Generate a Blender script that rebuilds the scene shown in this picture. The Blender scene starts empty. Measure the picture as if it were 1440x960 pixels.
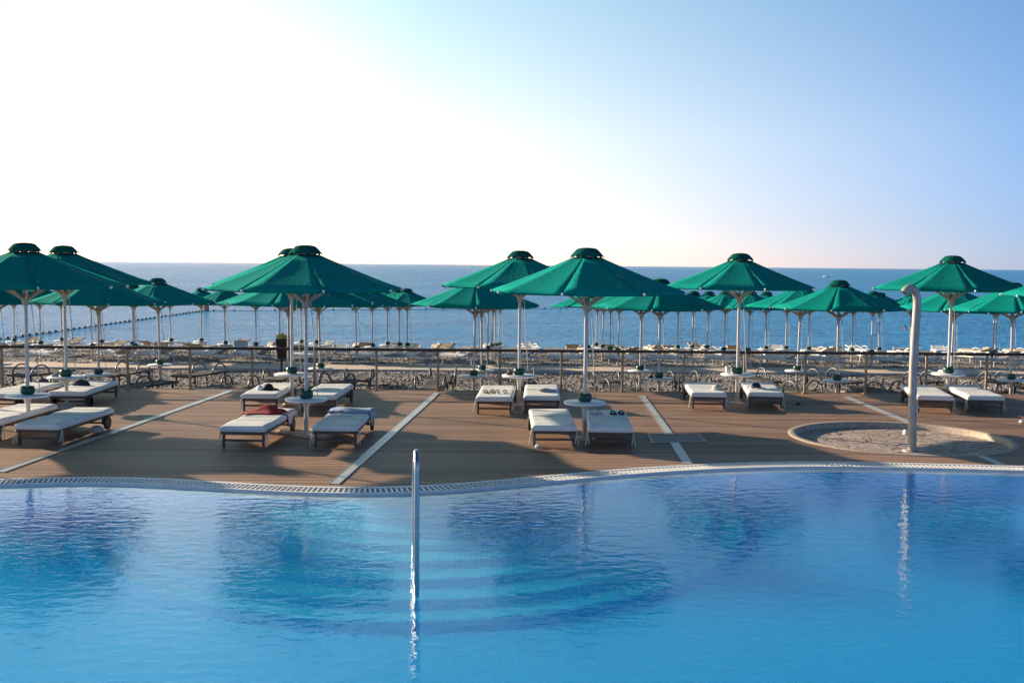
import bpy, math, random
from mathutils import Vector, Matrix, Euler
random.seed(7)
R = math.radians; PI = math.pi
sc = bpy.context.scene
sc.cycles.use_denoising = True
COL = sc.collection

# ------------------------------------------------------------------ camera
H = 2.8; FPX = 1500.0; YAW = R(1.4); ROLL = R(0.556); PITCH = math.atan(107.5 / FPX)
CAM = Vector((0, 0, H))
F0 = Vector((math.sin(YAW) * math.cos(PITCH), math.cos(YAW) * math.cos(PITCH), -math.sin(PITCH)))
R0 = F0.cross(Vector((0, 0, 1))).normalized(); U0 = R0.cross(F0)
RR = R0 * math.cos(ROLL) + U0 * math.sin(ROLL)
UU = U0 * math.cos(ROLL) - R0 * math.sin(ROLL)
def ray(px, py): return (F0 * FPX + RR * (px - 720) - UU * (py - 480)).normalized()
def P(px, py, z=0.0):                  # measured photo point -> world point at height z
    d = ray(px, py); return CAM + d * ((z - H) / d.z)
def PY(px, py, Y):                     # measured photo point -> world point at distance Y
    d = ray(px, py); return CAM + d * (Y / d.y)
def proj(p):
    v = Vector(p) - CAM; w = v.dot(F0)
    return (720 + FPX * v.dot(RR) / w, 480 - FPX * v.dot(UU) / w)
cd = bpy.data.cameras.new('camera'); cam = bpy.data.objects.new('camera', cd); COL.objects.link(cam)
cd.sensor_width = 36; cd.lens = 36 * FPX / 1440; cd.clip_start = .1; cd.clip_end = 200000
M = Matrix((RR, UU, -F0)).transposed().to_4x4(); M.translation = CAM
cam.matrix_world = M
sc.camera = cam

# ------------------------------------------------------------------ light
EL = 15.0
SDIR = Vector((-.835, .55, 0)).normalized()
AZ = math.atan2(SDIR.x, SDIR.y)        # clockwise from +Y
w = bpy.data.worlds.new('World'); sc.world = w; w.use_nodes = True
nt = w.node_tree; bg = nt.nodes['Background']
sky = nt.nodes.new('ShaderNodeTexSky'); sky.sky_type = 'NISHITA'; sky.sun_disc = False
sky.sun_elevation = R(EL); sky.sun_rotation = AZ; sky.altitude = 0
sky.air_density = .7; sky.dust_density = 0.05; sky.ozone_density = 2.0
hs_ = nt.nodes.new('ShaderNodeHueSaturation'); hs_.inputs['Saturation'].default_value = .72
# sky tint added by angle to the sun: paler sunward, deeper blue away
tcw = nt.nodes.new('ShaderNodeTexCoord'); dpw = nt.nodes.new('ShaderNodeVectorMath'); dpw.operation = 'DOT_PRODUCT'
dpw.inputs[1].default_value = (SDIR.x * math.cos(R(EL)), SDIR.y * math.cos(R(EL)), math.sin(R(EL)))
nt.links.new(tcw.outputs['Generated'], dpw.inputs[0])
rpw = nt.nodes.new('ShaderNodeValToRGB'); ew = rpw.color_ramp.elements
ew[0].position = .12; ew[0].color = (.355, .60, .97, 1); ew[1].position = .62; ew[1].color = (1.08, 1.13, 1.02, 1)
e3 = ew.new(.78); e3.color = (1.62, 1.55, 1.36, 1); e5 = ew.new(.88); e5.color = (.95, .95, .88, 1); e4 = ew.new(0.0); e4.color = (.28, .44, .74, 1)  # sunward band raised for the pool reflections, far side dimmed to cut fill
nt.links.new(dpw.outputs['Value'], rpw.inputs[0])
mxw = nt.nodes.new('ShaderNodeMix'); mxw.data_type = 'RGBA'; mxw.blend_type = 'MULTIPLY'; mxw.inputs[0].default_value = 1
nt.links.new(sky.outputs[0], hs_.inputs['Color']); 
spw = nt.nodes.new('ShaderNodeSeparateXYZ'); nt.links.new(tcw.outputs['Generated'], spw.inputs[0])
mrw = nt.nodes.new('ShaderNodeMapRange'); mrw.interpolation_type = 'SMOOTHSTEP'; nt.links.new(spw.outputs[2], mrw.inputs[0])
mrw.inputs[1].default_value = .36; mrw.inputs[2].default_value = .85; mrw.inputs[3].default_value = 1; mrw.inputs[4].default_value = .42  # sky overhead dimmed on purpose, so less ambient light reaches the shade
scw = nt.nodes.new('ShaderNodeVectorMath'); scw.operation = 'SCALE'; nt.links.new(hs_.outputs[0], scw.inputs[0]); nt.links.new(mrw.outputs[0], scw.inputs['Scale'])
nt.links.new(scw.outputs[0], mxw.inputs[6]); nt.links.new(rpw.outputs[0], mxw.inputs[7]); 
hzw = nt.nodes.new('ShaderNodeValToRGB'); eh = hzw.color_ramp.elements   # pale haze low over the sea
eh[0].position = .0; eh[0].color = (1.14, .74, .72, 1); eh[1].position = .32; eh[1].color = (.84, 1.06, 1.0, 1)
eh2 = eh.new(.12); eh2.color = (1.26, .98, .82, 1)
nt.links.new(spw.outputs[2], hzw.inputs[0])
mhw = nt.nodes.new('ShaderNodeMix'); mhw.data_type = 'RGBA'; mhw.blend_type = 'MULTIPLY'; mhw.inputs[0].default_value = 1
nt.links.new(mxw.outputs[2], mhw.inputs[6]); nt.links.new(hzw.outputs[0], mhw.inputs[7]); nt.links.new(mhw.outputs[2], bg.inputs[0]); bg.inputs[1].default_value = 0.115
sd = bpy.data.lights.new('sun', 'SUN'); sd.energy = 5.0; sd.angle = R(.5); sd.color = (1, .80, .58)
sd.cycles.use_multiple_importance_sampling = False
sun = bpy.data.objects.new('sun', sd); COL.objects.link(sun)
sv = Vector((SDIR.x * math.cos(R(EL)), SDIR.y * math.cos(R(EL)), math.sin(R(EL))))
sun.rotation_euler = sv.to_track_quat('Z', 'Y').to_euler(); sun.location = (-20, 10, 20)
vs = sc.view_settings; vs.view_transform = 'Standard'; vs.look = 'None'; vs.gamma = 1; vs.exposure = 1.0
vs.use_curve_mapping = False

# ------------------------------------------------------------------ materials
def node(nt, t, **kw):
    n = nt.nodes.new('ShaderNode' + t)
    for k, v in kw.items():
        if k in n.inputs: n.inputs[k].default_value = v
        else: setattr(n, k, v)
    return n
def newmat(name):
    m = bpy.data.materials.new(name); m.use_nodes = True
    return m, m.node_tree, m.node_tree.nodes['Principled BSDF']
def c4(c): return (c[0], c[1], c[2], 1)
def mat(name, c, rough=.6, var=.15, scale=8, metal=0, bump=0, bscale=60, c2=None, spec=.5, stretch=(1, 1, 1)):
    m, t, p = newmat(name); L = t.links.new
    tc = node(t, 'TexCoord'); mp = node(t, 'Mapping'); mp.inputs['Scale'].default_value = stretch
    L(tc.outputs['Object'], mp.inputs[0])
    n = node(t, 'TexNoise', Scale=scale, Detail=4.0, Roughness=.6); L(mp.outputs[0], n.inputs[0])
    mx = node(t, 'Mix', data_type='RGBA')
    a = c2 if c2 else tuple(x * (1 - var) for x in c); b = tuple(min(1, x * (1 + var)) for x in c)
    mx.inputs[6].default_value = c4(a); mx.inputs[7].default_value = c4(b)
    r = node(t, 'ValToRGB'); r.color_ramp.elements[0].position = .35; r.color_ramp.elements[1].position = .65
    L(n.outputs[0], r.inputs[0]); L(r.outputs[0], mx.inputs[0]); L(mx.outputs[2], p.inputs['Base Color'])
    p.inputs['Roughness'].default_value = rough; p.inputs['Metallic'].default_value = metal
    p.inputs['Specular IOR Level'].default_value = spec
    if bump:
        n2 = node(t, 'TexNoise', Scale=bscale, Detail=3.0); L(mp.outputs[0], n2.inputs[0])
        b_ = node(t, 'Bump', Strength=bump, Distance=.01); L(n2.outputs[0], b_.inputs['Height']); L(b_.outputs[0], p.inputs['Normal'])
    return m
def fabric(name, c, trans=.25):
    m, t, p = newmat(name); L = t.links.new
    tc = node(t, 'TexCoord'); n = node(t, 'TexNoise', Scale=3.0, Detail=5.0); L(tc.outputs['Object'], n.inputs[0])
    hs = node(t, 'HueSaturation', Color=c4(c)); mr = node(t, 'MapRange'); mr.inputs[3].default_value = .82; mr.inputs[4].default_value = 1.18
    L(n.outputs[0], mr.inputs[0]); oi = node(t, 'ObjectInfo'); m2 = node(t, 'MapRange'); m2.inputs[3].default_value = .86; m2.inputs[4].default_value = 1.14; L(oi.outputs['Random'], m2.inputs[0])
    mm = node(t, 'Math', operation='MULTIPLY'); L(mr.outputs[0], mm.inputs[0]); L(m2.outputs[0], mm.inputs[1]); L(mm.outputs[0], hs.inputs['Value']); L(hs.outputs[0], p.inputs['Base Color'])
    p.inputs['Roughness'].default_value = .95; p.inputs['Specular IOR Level'].default_value = .03
    w1 = node(t, 'TexNoise', Scale=14.0, Detail=3.0); L(tc.outputs['Object'], w1.inputs[0])
    b_ = node(t, 'Bump', Strength=.25, Distance=.03); L(w1.outputs[0], b_.inputs['Height']); L(b_.outputs[0], p.inputs['Normal'])
    tr = node(t, 'BsdfTranslucent'); L(hs.outputs[0], tr.inputs[0])
    mx = node(t, 'MixShader'); mx.inputs[0].default_value = trans
    L(p.outputs[0], mx.inputs[1]); L(tr.outputs[0], mx.inputs[2])
    L(mx.outputs[0], t.nodes['Material Output'].inputs[0]); return m

MT = {}
MT['green'] = fabric('green_canvas', (.003, .23, .195), .02)
MT['cap'] = fabric('dark_green_canvas', (.004, .10, .08), .05)
MT['pole'] = mat('white_painted_metal', (.62, .61, .58), .4, .08, 4)
MT['strut'] = mat('ivory_painted_metal', (.55, .51, .44), .5, .1, 5)
MT['white'] = mat('white_plastic', (.80, .80, .78), .35, .06, 3)
MT['pot'] = mat('dark_green_plastic', (.004, .075, .05), .35, .2, 6)
MT['cush'] = mat('cream_cushion_vinyl', (.80, .80, .76), .55, .07, 4, bump=.15, bscale=25)
MT['wood'] = mat('weathered_teak', (.12, .085, .065), .7, .35, 5, stretch=(6, 1, 6), bump=.2)
MT['tyre'] = mat('wheel_rubber', (.05, .042, .04), .7, .2)
MT['rim'] = mat('wheel_wood', (.16, .09, .065), .6, .2)
MT['tie'] = mat('cotton_tie', (.62, .58, .48), .9, .1)
MT['rail'] = mat('dark_brown_handrail', (.035, .02, .017), .45, .3, 6)
MT['post'] = mat('tan_painted_post', (.36, .26, .16), .5, .25, 7)
MT['wire'] = mat('steel_wire', (.35, .34, .32), .4, .1, metal=.8)
MT['steel'] = mat('brushed_steel', (.42, .43, .45), .34, .06, 6, metal=1)
MT['showersteel'] = mat('satin_steel', (.40, .38, .345), .45, .12, 5, metal=.35)
MT['dark'] = mat('dark_brown_resin', (.040, .032, .028), .5, .3)
MT['loop'] = mat('grey_green_resin', (.085, .105, .105), .38, .2)
MT['sling'] = mat('brown_mesh_sling', (.075, .060, .048), .8, .25, 10)
MT['slinggrey'] = mat('grey_mesh_sling', (.42, .43, .45), .7, .15, 6)
MT['tan'] = mat('tan_sling', (.50, .41, .28), .8, .2, 4)
MT['beachwhite'] = mat('white_resin_frame', (.72, .71, .66), .45, .08, 3)
MT['red'] = mat('red_cloth', (.30, .025, .035), .9, .3, 12)
MT['black'] = mat('black_cloth', (.012, .012, .014), .8, .3, 12)
MT['blue'] = mat('blue_cloth', (.02, .06, .26), .9, .3, 10)
MT['paleblue'] = mat('pale_blue_cloth', (.28, .42, .58), .9, .2, 10)
MT['lilac'] = mat('lilac_white_cloth', (.55, .52, .62), .9, .2, 10)
MT['navy'] = mat('navy_cloth', (.018, .024, .06), .8, .3, 12)
MT['grey'] = mat('grey_cloth', (.48, .47, .45), .85, .2, 12)
MT['planter'] = mat('near_black_planter', (.016, .013, .016), .45, .3)
MT['leaf'] = mat('yellow_green_leaf', (.30, .33, .03), .6, .4, 9)
MT['stone'] = mat('pale_stone', (.42, .40, .37), .8, .25, 12, bump=.4)
MT['rim_stone'] = mat('sandstone_kerb', (.42, .345, .27), .8, .2, 14, bump=.4, bscale=50)
MT['hatch'] = mat('brown_steel_hatch', (.105, .085, .075), .5, .3, 6, metal=.2)
MT['hatchedge'] = mat('steel_edge', (.3, .28, .26), .4, .2, 6, metal=.6)
MT['drain'] = mat('pale_steel_grate', (.56, .54, .50), .4, .1, 5, metal=.3)
MT['slot'] = mat('dark_slot', (.03, .03, .032), .8, .2)
MT['skin'] = mat('skin', (.48, .27, .19), .6, .1)
MT['hair'] = mat('dark_hair', (.02, .014, .012), .6, .2)
MT['buoyred'] = mat('faded_red_float', (.55, .22, .18), .6, .2)
MT['float'] = mat('dark_float', (.03, .045, .06), .6, .2)
MT['coping'] = mat('white_coping', (.82, .81, .78), .5, .08, 5, bump=.15)

# deck planks
def deck_material():
    m, t, p = newmat('deck_planks'); L = t.links.new
    tc = node(t, 'TexCoord')
    br = node(t, 'TexBrick', offset=.37, offset_frequency=2)
    br.inputs['Color1'].default_value = (.25, .25, .25, 1); br.inputs['Color2'].default_value = (.75, .75, .75, 1); br.inputs['Mortar'].default_value = (0, 0, 0, 1)
    br.inputs['Scale'].default_value = 1; br.inputs['Mortar Size'].default_value = .012; br.inputs['Mortar Smooth'].default_value = .3
    br.inputs['Bias'].default_value = 0; br.inputs['Brick Width'].default_value = 300.0; br.inputs['Row Height'].default_value = .19
    sh = node(t, 'Mapping'); sh.inputs['Location'].default_value = (120, 0, 0); L(tc.outputs['Object'], sh.inputs[0]); L(sh.outputs[0], br.inputs[0])
    mp = node(t, 'Mapping'); mp.inputs['Scale'].default_value = (.5, 9, 1); L(tc.outputs['Object'], mp.inputs[0])
    n = node(t, 'TexNoise', Scale=1.6, Detail=6.0, Roughness=.65); L(mp.outputs[0], n.inputs[0])
    n2 = node(t, 'TexNoise', Scale=.45, Detail=4.0); L(tc.outputs['Object'], n2.inputs[0])
    rp = node(t, 'ValToRGB'); e = rp.color_ramp.elements
    e[0].position = .25; e[0].color = (.125, .070, .044, 1); e[1].position = .8; e[1].color = (.37, .228, .148, 1)
    a1 = node(t, 'Math', operation='MULTIPLY'); a1.inputs[1].default_value = .65; L(br.outputs[0], a1.inputs[0])
    a2 = node(t, 'Math', operation='MULTIPLY_ADD'); a2.inputs[1].default_value = .65; L(n.outputs[0], a2.inputs[0]); L(a1.outputs[0], a2.inputs[2])
    a3 = node(t, 'Math', operation='MULTIPLY_ADD'); a3.inputs[1].default_value = .5; L(n2.outputs[0], a3.inputs[0]); L(a2.outputs[0], a3.inputs[2])
    a4 = node(t, 'Math', operation='SUBTRACT'); a4.inputs[1].default_value = .25; L(a3.outputs[0], a4.inputs[0])
    L(a4.outputs[0], rp.inputs[0])
    mx = node(t, 'Mix', data_type='RGBA'); L(br.outputs['Fac'], mx.inputs[0]); L(rp.outputs[0], mx.inputs[6]); mx.inputs[7].default_value = (.022, .014, .011, 1)
    L(mx.outputs[2], p.inputs['Base Color']); p.inputs['Roughness'].default_value = .6; p.inputs['Specular IOR Level'].default_value = .35
    # fine anti-slip grooves along each board
    wv = node(t, 'TexWave', wave_type='BANDS', bands_direction='Y', Scale=12.0, Distortion=0.0); L(tc.outputs['Object'], wv.inputs[0])
    ad = node(t, 'Math', operation='MULTIPLY_ADD'); ad.inputs[1].default_value = -2.5; L(br.outputs['Fac'], ad.inputs[0]); L(wv.outputs[1], ad.inputs[2])
    b_ = node(t, 'Bump', Strength=.35, Distance=.004); L(ad.outputs[0], b_.inputs['Height']); L(b_.outputs[0], p.inputs['Normal'])
    return m
MT['deck'] = deck_material()
def pebble_mat(name, dark, light, scale):
    m, t, p = newmat(name); L = t.links.new
    tc = node(t, 'TexCoord'); v = node(t, 'TexVoronoi', Scale=scale); L(tc.outputs['Object'], v.inputs[0])
    rp = node(t, 'ValToRGB'); e = rp.color_ramp.elements; e[0].position = .1; e[0].color = c4(dark); e[1].position = .95; e[1].color = c4(light)
    sp = node(t, 'SeparateColor'); L(v.outputs['Color'], sp.inputs[0]); L(sp.outputs[0], rp.inputs[0])
    n2 = node(t, 'TexNoise', Scale=.35, Detail=5.0); L(tc.outputs['Object'], n2.inputs[0])
    hs = node(t, 'HueSaturation'); L(rp.outputs[0], hs.inputs['Color']); mr = node(t, 'MapRange'); mr.inputs[1].default_value = .3; mr.inputs[2].default_value = .7; mr.inputs[3].default_value = .65; mr.inputs[4].default_value = 1.3
    L(n2.outputs[0], mr.inputs[0]); L(mr.outputs[0], hs.inputs['Value']); L(hs.outputs[0], p.inputs['Base Color'])
    p.inputs['Roughness'].default_value = .85
    b_ = node(t, 'Bump', Strength=.9, Distance=.05, invert=True); L(v.outputs['Distance'], b_.inputs['Height']); L(b_.outputs[0], p.inputs['Normal'])
    return m
MT['beach'] = pebble_mat('beach_pebbles', (.085, .075, .072), (.38, .34, .315), 13)
MT['pebble'] = pebble_mat('loose_pebbles', (.085, .076, .073), (.43, .385, .36), 2.5)
def board_material():
    m, t, p = newmat('boardwalk_planks'); L = t.links.new
    tc = node(t, 'TexCoord'); br = node(t, 'TexBrick', offset=.5)
    br.inputs['Color1'].default_value = (.60, .46, .34, 1); br.inputs['Color2'].default_value = (.70, .55, .42, 1); br.inputs['Mortar'].default_value = (.2, .14, .1, 1)
    br.inputs['Scale'].default_value = 1; br.inputs['Mortar Size'].default_value = .006; br.inputs['Brick Width'].default_value = .16; br.inputs['Row Height'].default_value = 1.3
    L(tc.outputs['Object'], br.inputs[0]); L(br.outputs[0], p.inputs['Base Color']); p.inputs['Roughness'].default_value = .75
    return m
MT['board'] = board_material()
def cobble_material():
    m, t, p = newmat('fan_cobbles'); L = t.links.new
    tc = node(t, 'TexCoord'); mp = node(t, 'Mapping'); mp.inputs['Scale'].default_value = (3.2, 4.6, 1); L(tc.outputs['Object'], mp.inputs[0])
    nz = node(t, 'TexNoise', Scale=1.1, Detail=2.0); L(tc.outputs['Object'], nz.inputs[0])
    vm = node(t, 'VectorMath', operation='MULTIPLY_ADD'); vm.inputs[1].default_value = (.8, .8, 0); L(nz.outputs[1], vm.inputs[0]); L(mp.outputs[0], vm.inputs[2])
    v = node(t, 'TexVoronoi', Scale=2.0, feature='DISTANCE_TO_EDGE'); L(vm.outputs[0], v.inputs[0])
    v2 = node(t, 'TexVoronoi', Scale=2.0); L(vm.outputs[0], v2.inputs[0])
    rp = node(t, 'ValToRGB'); e = rp.color_ramp.elements; e[0].position = .015; e[0].color = (.12, .09, .075, 1); e[1].position = .07; e[1].color = (1, 1, 1, 1)
    L(v.outputs['Distance'], rp.inputs[0])
    sp = node(t, 'SeparateColor'); L(v2.outputs['Color'], sp.inputs[0])
    r2 = node(t, 'ValToRGB'); e = r2.color_ramp.elements; e[0].color = (.37, .285, .235, 1); e[1].color = (.57, .475, .41, 1); L(sp.outputs[0], r2.inputs[0])
    mx = node(t, 'Mix', data_type='RGBA', blend_type='MULTIPLY'); mx.inputs[0].default_value = .75; L(r2.outputs[0], mx.inputs[6]); L(rp.outputs[0], mx.inputs[7])
    L(mx.outputs[2], p.inputs['Base Color']); p.inputs['Roughness'].default_value = .75
    b_ = node(t, 'Bump', Strength=.8, Distance=.03); L(rp.outputs[0], b_.inputs['Height']); L(b_.outputs[0], p.inputs['Normal'])
    return m
MT['cobble'] = cobble_material()
def tile_material(name, c1, c2, c3):
    m, t, p = newmat(name); L = t.links.new
    tc = node(t, 'TexCoord'); br = node(t, 'TexBrick', offset=0.0)
    br.inputs['Color1'].default_value = c4(c1); br.inputs['Color2'].default_value = c4(c2); br.inputs['Mortar'].default_value = c4(c3)
    br.inputs['Scale'].default_value = 1; br.inputs['Mortar Size'].default_value = .005; br.inputs['Brick Width'].default_value = .055; br.inputs['Row Height'].default_value = .055
    L(tc.outputs['Object'], br.inputs[0]); L(br.outputs[0], p.inputs['Base Color']); p.inputs['Roughness'].default_value = .5
    return m
MT['tile'] = tile_material('pool_mosaic', (.012, .56, .98), (.010, .51, .96), (.05, .60, .96))
MT['steptile'] = tile_material('step_mosaic', (.055, .63, .98), (.04, .57, .95), (.10, .66, .97))
def water_material():
    m, t, p = newmat('pool_water'); L = t.links.new; t.nodes.remove(p)
    tc = node(t, 'TexCoord'); mp = node(t, 'Mapping'); mp.inputs['Scale'].default_value = (1, 1.5, 1); mp.inputs['Rotation'].default_value = (0, 0, R(-14)); L(tc.outputs['Object'], mp.inputs[0])
    n1 = node(t, 'TexNoise', Scale=5.5, Detail=2.0, Roughness=.45, Distortion=.3); L(mp.outputs[0], n1.inputs[0])
    n2 = node(t, 'TexNoise', Scale=20.0, Detail=2.0, Roughness=.5, Distortion=.4); L(mp.outputs[0], n2.inputs[0])
    n3 = node(t, 'TexNoise', Scale=.35, Detail=2.0); L(tc.outputs['Object'], n3.inputs[0])
    mr = node(t, 'MapRange'); mr.inputs[1].default_value = .35; mr.inputs[2].default_value = .65; mr.inputs[3].default_value = .14; mr.inputs[4].default_value = .36; L(n3.outputs[0], mr.inputs[0])
    mu = node(t, 'Math', operation='MULTIPLY'); L(n2.outputs[0], mu.inputs[0]); L(mr.outputs[0], mu.inputs[1])
    ad = node(t, 'Math', operation='ADD'); L(n1.outputs[0], ad.inputs[0]); L(mu.outputs[0], ad.inputs[1])
    b_ = node(t, 'Bump', Strength=.5, Distance=.0085); L(ad.outputs[0], b_.inputs['Height'])
    mx = node(t, 'BsdfGlass', IOR=1.33, Roughness=0.0); L(b_.outputs[0], mx.inputs['Normal'])
    out = t.nodes['Material Output']; L(mx.outputs[0], out.inputs[0])
    va = node(t, 'VolumeAbsorption', Density=.3); va.inputs[0].default_value = (0.0, .87, .985, 1); L(va.outputs[0], out.inputs['Volume'])
    return m
MT['water'] = water_material()
def sea_material():
    m, t, p = newmat('sea_water'); L = t.links.new
    tc = node(t, 'TexCoord')
    def nz(s, sx, sy, d=3.0):
        mp = node(t, 'Mapping'); mp.inputs['Scale'].default_value = (sx, sy, 1); mp.inputs['Rotation'].default_value = (0, 0, R(12)); L(tc.outputs['Object'], mp.inputs[0])
        n = node(t, 'TexNoise', Scale=s, Detail=d, Roughness=.6, Distortion=.3); L(mp.outputs[0], n.inputs[0]); return n
    a = nz(.16, .6, 1.0); b = nz(1.7, .6, 1.0, 6.0); c = nz(.03, .4, 1)
    m1 = node(t, 'Math', operation='MULTIPLY_ADD'); m1.inputs[1].default_value = 2.2; L(a.outputs[0], m1.inputs[0]); L(b.outputs[0], m1.inputs[2])
    m2 = node(t, 'Math', operation='MULTIPLY_ADD'); m2.inputs[1].default_value = 1.5; L(c.outputs[0], m2.inputs[0]); L(m1.outputs[0], m2.inputs[2])
    bm = node(t, 'Bump', Strength=1.0, Distance=.6); L(m2.outputs[0], bm.inputs['Height']); t.nodes.remove(p)
    df = node(t, 'BsdfDiffuse', Color=(.040, .275, .57, 1)); L(bm.outputs[0], df.inputs['Normal'])
    gl = node(t, 'BsdfGlossy', Roughness=.12); L(bm.outputs[0], gl.inputs['Normal'])
    lw = node(t, 'LayerWeight', Blend=.25); L(bm.outputs[0], lw.inputs['Normal'])
    pw = node(t, 'Math', operation='POWER'); pw.inputs[1].default_value = 3.0; L(lw.outputs['Facing'], pw.inputs[0])
    mm = node(t, 'Math', operation='MULTIPLY'); mm.inputs[1].default_value = 1.12; L(pw.outputs[0], mm.inputs[0])
    wn = nz(.02, .35, 1.6, 4.0); wr = node(t, 'MapRange'); wr.inputs[1].default_value = .35; wr.inputs[2].default_value = .65; wr.inputs[3].default_value = .75; wr.inputs[4].default_value = 1.25; L(wn.outputs[0], wr.inputs[0])
    m3 = node(t, 'Math', operation='MULTIPLY', use_clamp=True); L(mm.outputs[0], m3.inputs[0]); L(wr.outputs[0], m3.inputs[1]); mm = m3
    mx = node(t, 'MixShader'); L(mm.outputs[0], mx.inputs[0]); L(df.outputs[0], mx.inputs[1]); L(gl.outputs[0], mx.inputs[2])
    L(mx.outputs[0], t.nodes['Material Output'].inputs[0])
    return m
MT['sea'] = sea_material()

# ------------------------------------------------------------------ mesh helpers
class MB:
    def __init__(s): s.v = []; s.f = []; s.sm = []
    def add(s, vs, fs, smooth=False):
        o = len(s.v); s.v += [tuple(v) for v in vs]; s.f += [tuple(i + o for i in f) for f in fs]; s.sm += [smooth] * len(fs); return s
    def box(s, c, d, rot=None, bev=0.0):
        x, y, z = d[0] / 2, d[1] / 2, d[2] / 2
        if bev > 0:
            b = min(bev, x * .9, y * .9, z * .9); vs = []; 
            for zz, ins in ((-z, b), (-z + b, 0), (z - b, 0), (z, b)):
                X, Y = x - ins, y - ins
                vs += [(-X + b*(ins==0), -Y, zz), (X - b*(ins==0), -Y, zz), (X, -Y + b*(ins==0), zz), (X, Y - b*(ins==0), zz), (X - b*(ins==0), Y, zz), (-X + b*(ins==0), Y, zz), (-X, Y - b*(ins==0), zz), (-X, -Y + b*(ins==0), zz)]
            fs = [tuple(range(7, -1, -1)), tuple(range(24, 32))]
            for k in range(3):
                for i in range(8): j = (i + 1) % 8; fs.append((k*8+i, k*8+j, k*8+8+j, k*8+8+i))
        else:
            vs = [(-x,-y,-z),(x,-y,-z),(x,y,-z),(-x,y,-z),(-x,-y,z),(x,-y,z),(x,y,z),(-x,y,z)]
            fs = [(3,2,1,0),(4,5,6,7),(0,1,5,4),(1,2,6,5),(2,3,7,6),(3,0,4,7)]
        if rot is not None: vs = [rot @ Vector(v) for v in vs]
        return s.add([Vector(v) + Vector(c) for v in vs], fs)
    def bar(s, a, b, wd, ht, bev=0.0):
        a = Vector(a); b = Vector(b); d = b - a; q = d.to_track_quat('Y', 'Z').to_matrix()
        return s.box((a + b) / 2, (wd, d.length, ht), q, bev)
    def tube(s, pts, r, n=8, caps=True, close=False):
        pts = [Vector(p) for p in pts]; m = len(pts); rs = r if isinstance(r, (list, tuple)) else [r] * m
        vs = []; fs = []; up = None
        for i, p in enumerate(pts):
            if close: t = (pts[(i+1) % m] - pts[i-1])
            else: t = pts[min(i+1, m-1)] - pts[max(i-1, 0)]
            t.normalize()
            if up is None: up = t.orthogonal().normalized()
            up = (up - t * up.dot(t)).normalized(); sd_ = t.cross(up)
            for k in range(n):
                a = 2 * PI * k / n; vs.append(p + (up * math.cos(a) + sd_ * math.sin(a)) * rs[i])
        for i in range(m if close else m - 1):
            j = (i + 1) % m
            for k in range(n): l = (k + 1) % n; fs.append((i*n+k, i*n+l, j*n+l, j*n+k))
        s.add(vs, fs, True)
        if caps and not close: s.add(vs[:n], [tuple(range(n-1, -1, -1))]); s.add(vs[-n:], [tuple(range(n))])
        return s
    def lathe(s, prof, n=24, c=(0, 0, 0), smooth=True):
        vs = []; fs = []; c = Vector(c)
        for (r, z) in prof:
            for k in range(n): a = 2 * PI * k / n; vs.append(c + Vector((r * math.cos(a), r * math.sin(a), z)))
        for i in range(len(prof) - 1):
            for k in range(n): l = (k + 1) % n; fs.append((i*n+k, i*n+l, i*n+n+l, i*n+n+k))
        s.add(vs, fs, smooth)
        if prof[0][0] > 1e-4: s.add(vs[:n], [tuple(range(n-1, -1, -1))])
        if prof[-1][0] > 1e-4: s.add(vs[-n:], [tuple(range(n))])
        return s
    def grid(s, fn, nu, nv, smooth=True):
        vs = [fn(i / nu, j / nv) for j in range(nv + 1) for i in range(nu + 1)]; q = nu + 1
        return s.add(vs, [(j*q+i, j*q+i+1, (j+1)*q+i+1, (j+1)*q+i) for j in range(nv) for i in range(nu)], smooth)
    def build(s, name, m, parent=None):
        me = bpy.data.meshes.new(name); me.from_pydata(s.v, [], s.f); me.materials.append(MT[m] if isinstance(m, str) else m)
        me.polygons.foreach_set('use_smooth', s.sm); me.update()
        o = bpy.data.objects.new(name, me); COL.objects.link(o)
        if parent is not None: o.parent = parent
        return o
def tag(o, label=None, cat=None, group=None, kind=None):
    for k, v in (('label', label), ('category', cat), ('group', group), ('kind', kind)):
        if v: o[k] = v
        elif k in o: del o[k]
    return o
def empty(name, loc=(0, 0, 0), rz=0):
    o = bpy.data.objects.new(name, None); COL.objects.link(o); o.location = loc; o.rotation_euler = (0, 0, rz); o.empty_display_size = .1; return o
KIDS = {}
def copy_tree(o, parent=None):
    c = o.copy(); COL.objects.link(c)
    if parent is not None: c.parent = parent; c.matrix_parent_inverse = o.matrix_parent_inverse.copy()
    for ch in kids(o): copy_tree(ch, c)
    return c
def kids(o):
    if o.name not in KIDS: KIDS[o.name] = [x for x in bpy.data.objects if x.parent == o]
    return KIDS[o.name]

# ------------------------------------------------------------------ pool edge curve
EPX = [(0,675),(60,672),(130,671),(200,672),(260,675),(320,678.5),(380,682),(430,684.5),(480,685.5),(540,685.5),(600,683.5),(650,680),(700,675.5),(760,670),(820,664.5),(880,659.5),(940,655.5),(1000,652.5),(1060,650.5),(1120,649.5),(1200,650),(1300,652),(1440,656)]
EW = [P(x, y, 0) for x, y in EPX]
EW = [Vector((EW[0].x - d, EW[0].y - .02 * d * d * .1, 0)) for d in (30, 20, 10, 5, 2.5)] + EW
EW += [Vector((EW[-1].x + d, EW[-1].y - .012 * d * d, 0)) for d in (2.5, 5, 10, 20)]
def E_raw(x):
    for i in range(len(EW) - 1):
        a, b = EW[i], EW[i + 1]
        if a.x <= x <= b.x: 
            t = (x - a.x) / (b.x - a.x); return a.y + (b.y - a.y) * t
    return EW[0].y if x < EW[0].x else EW[-1].y
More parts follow.
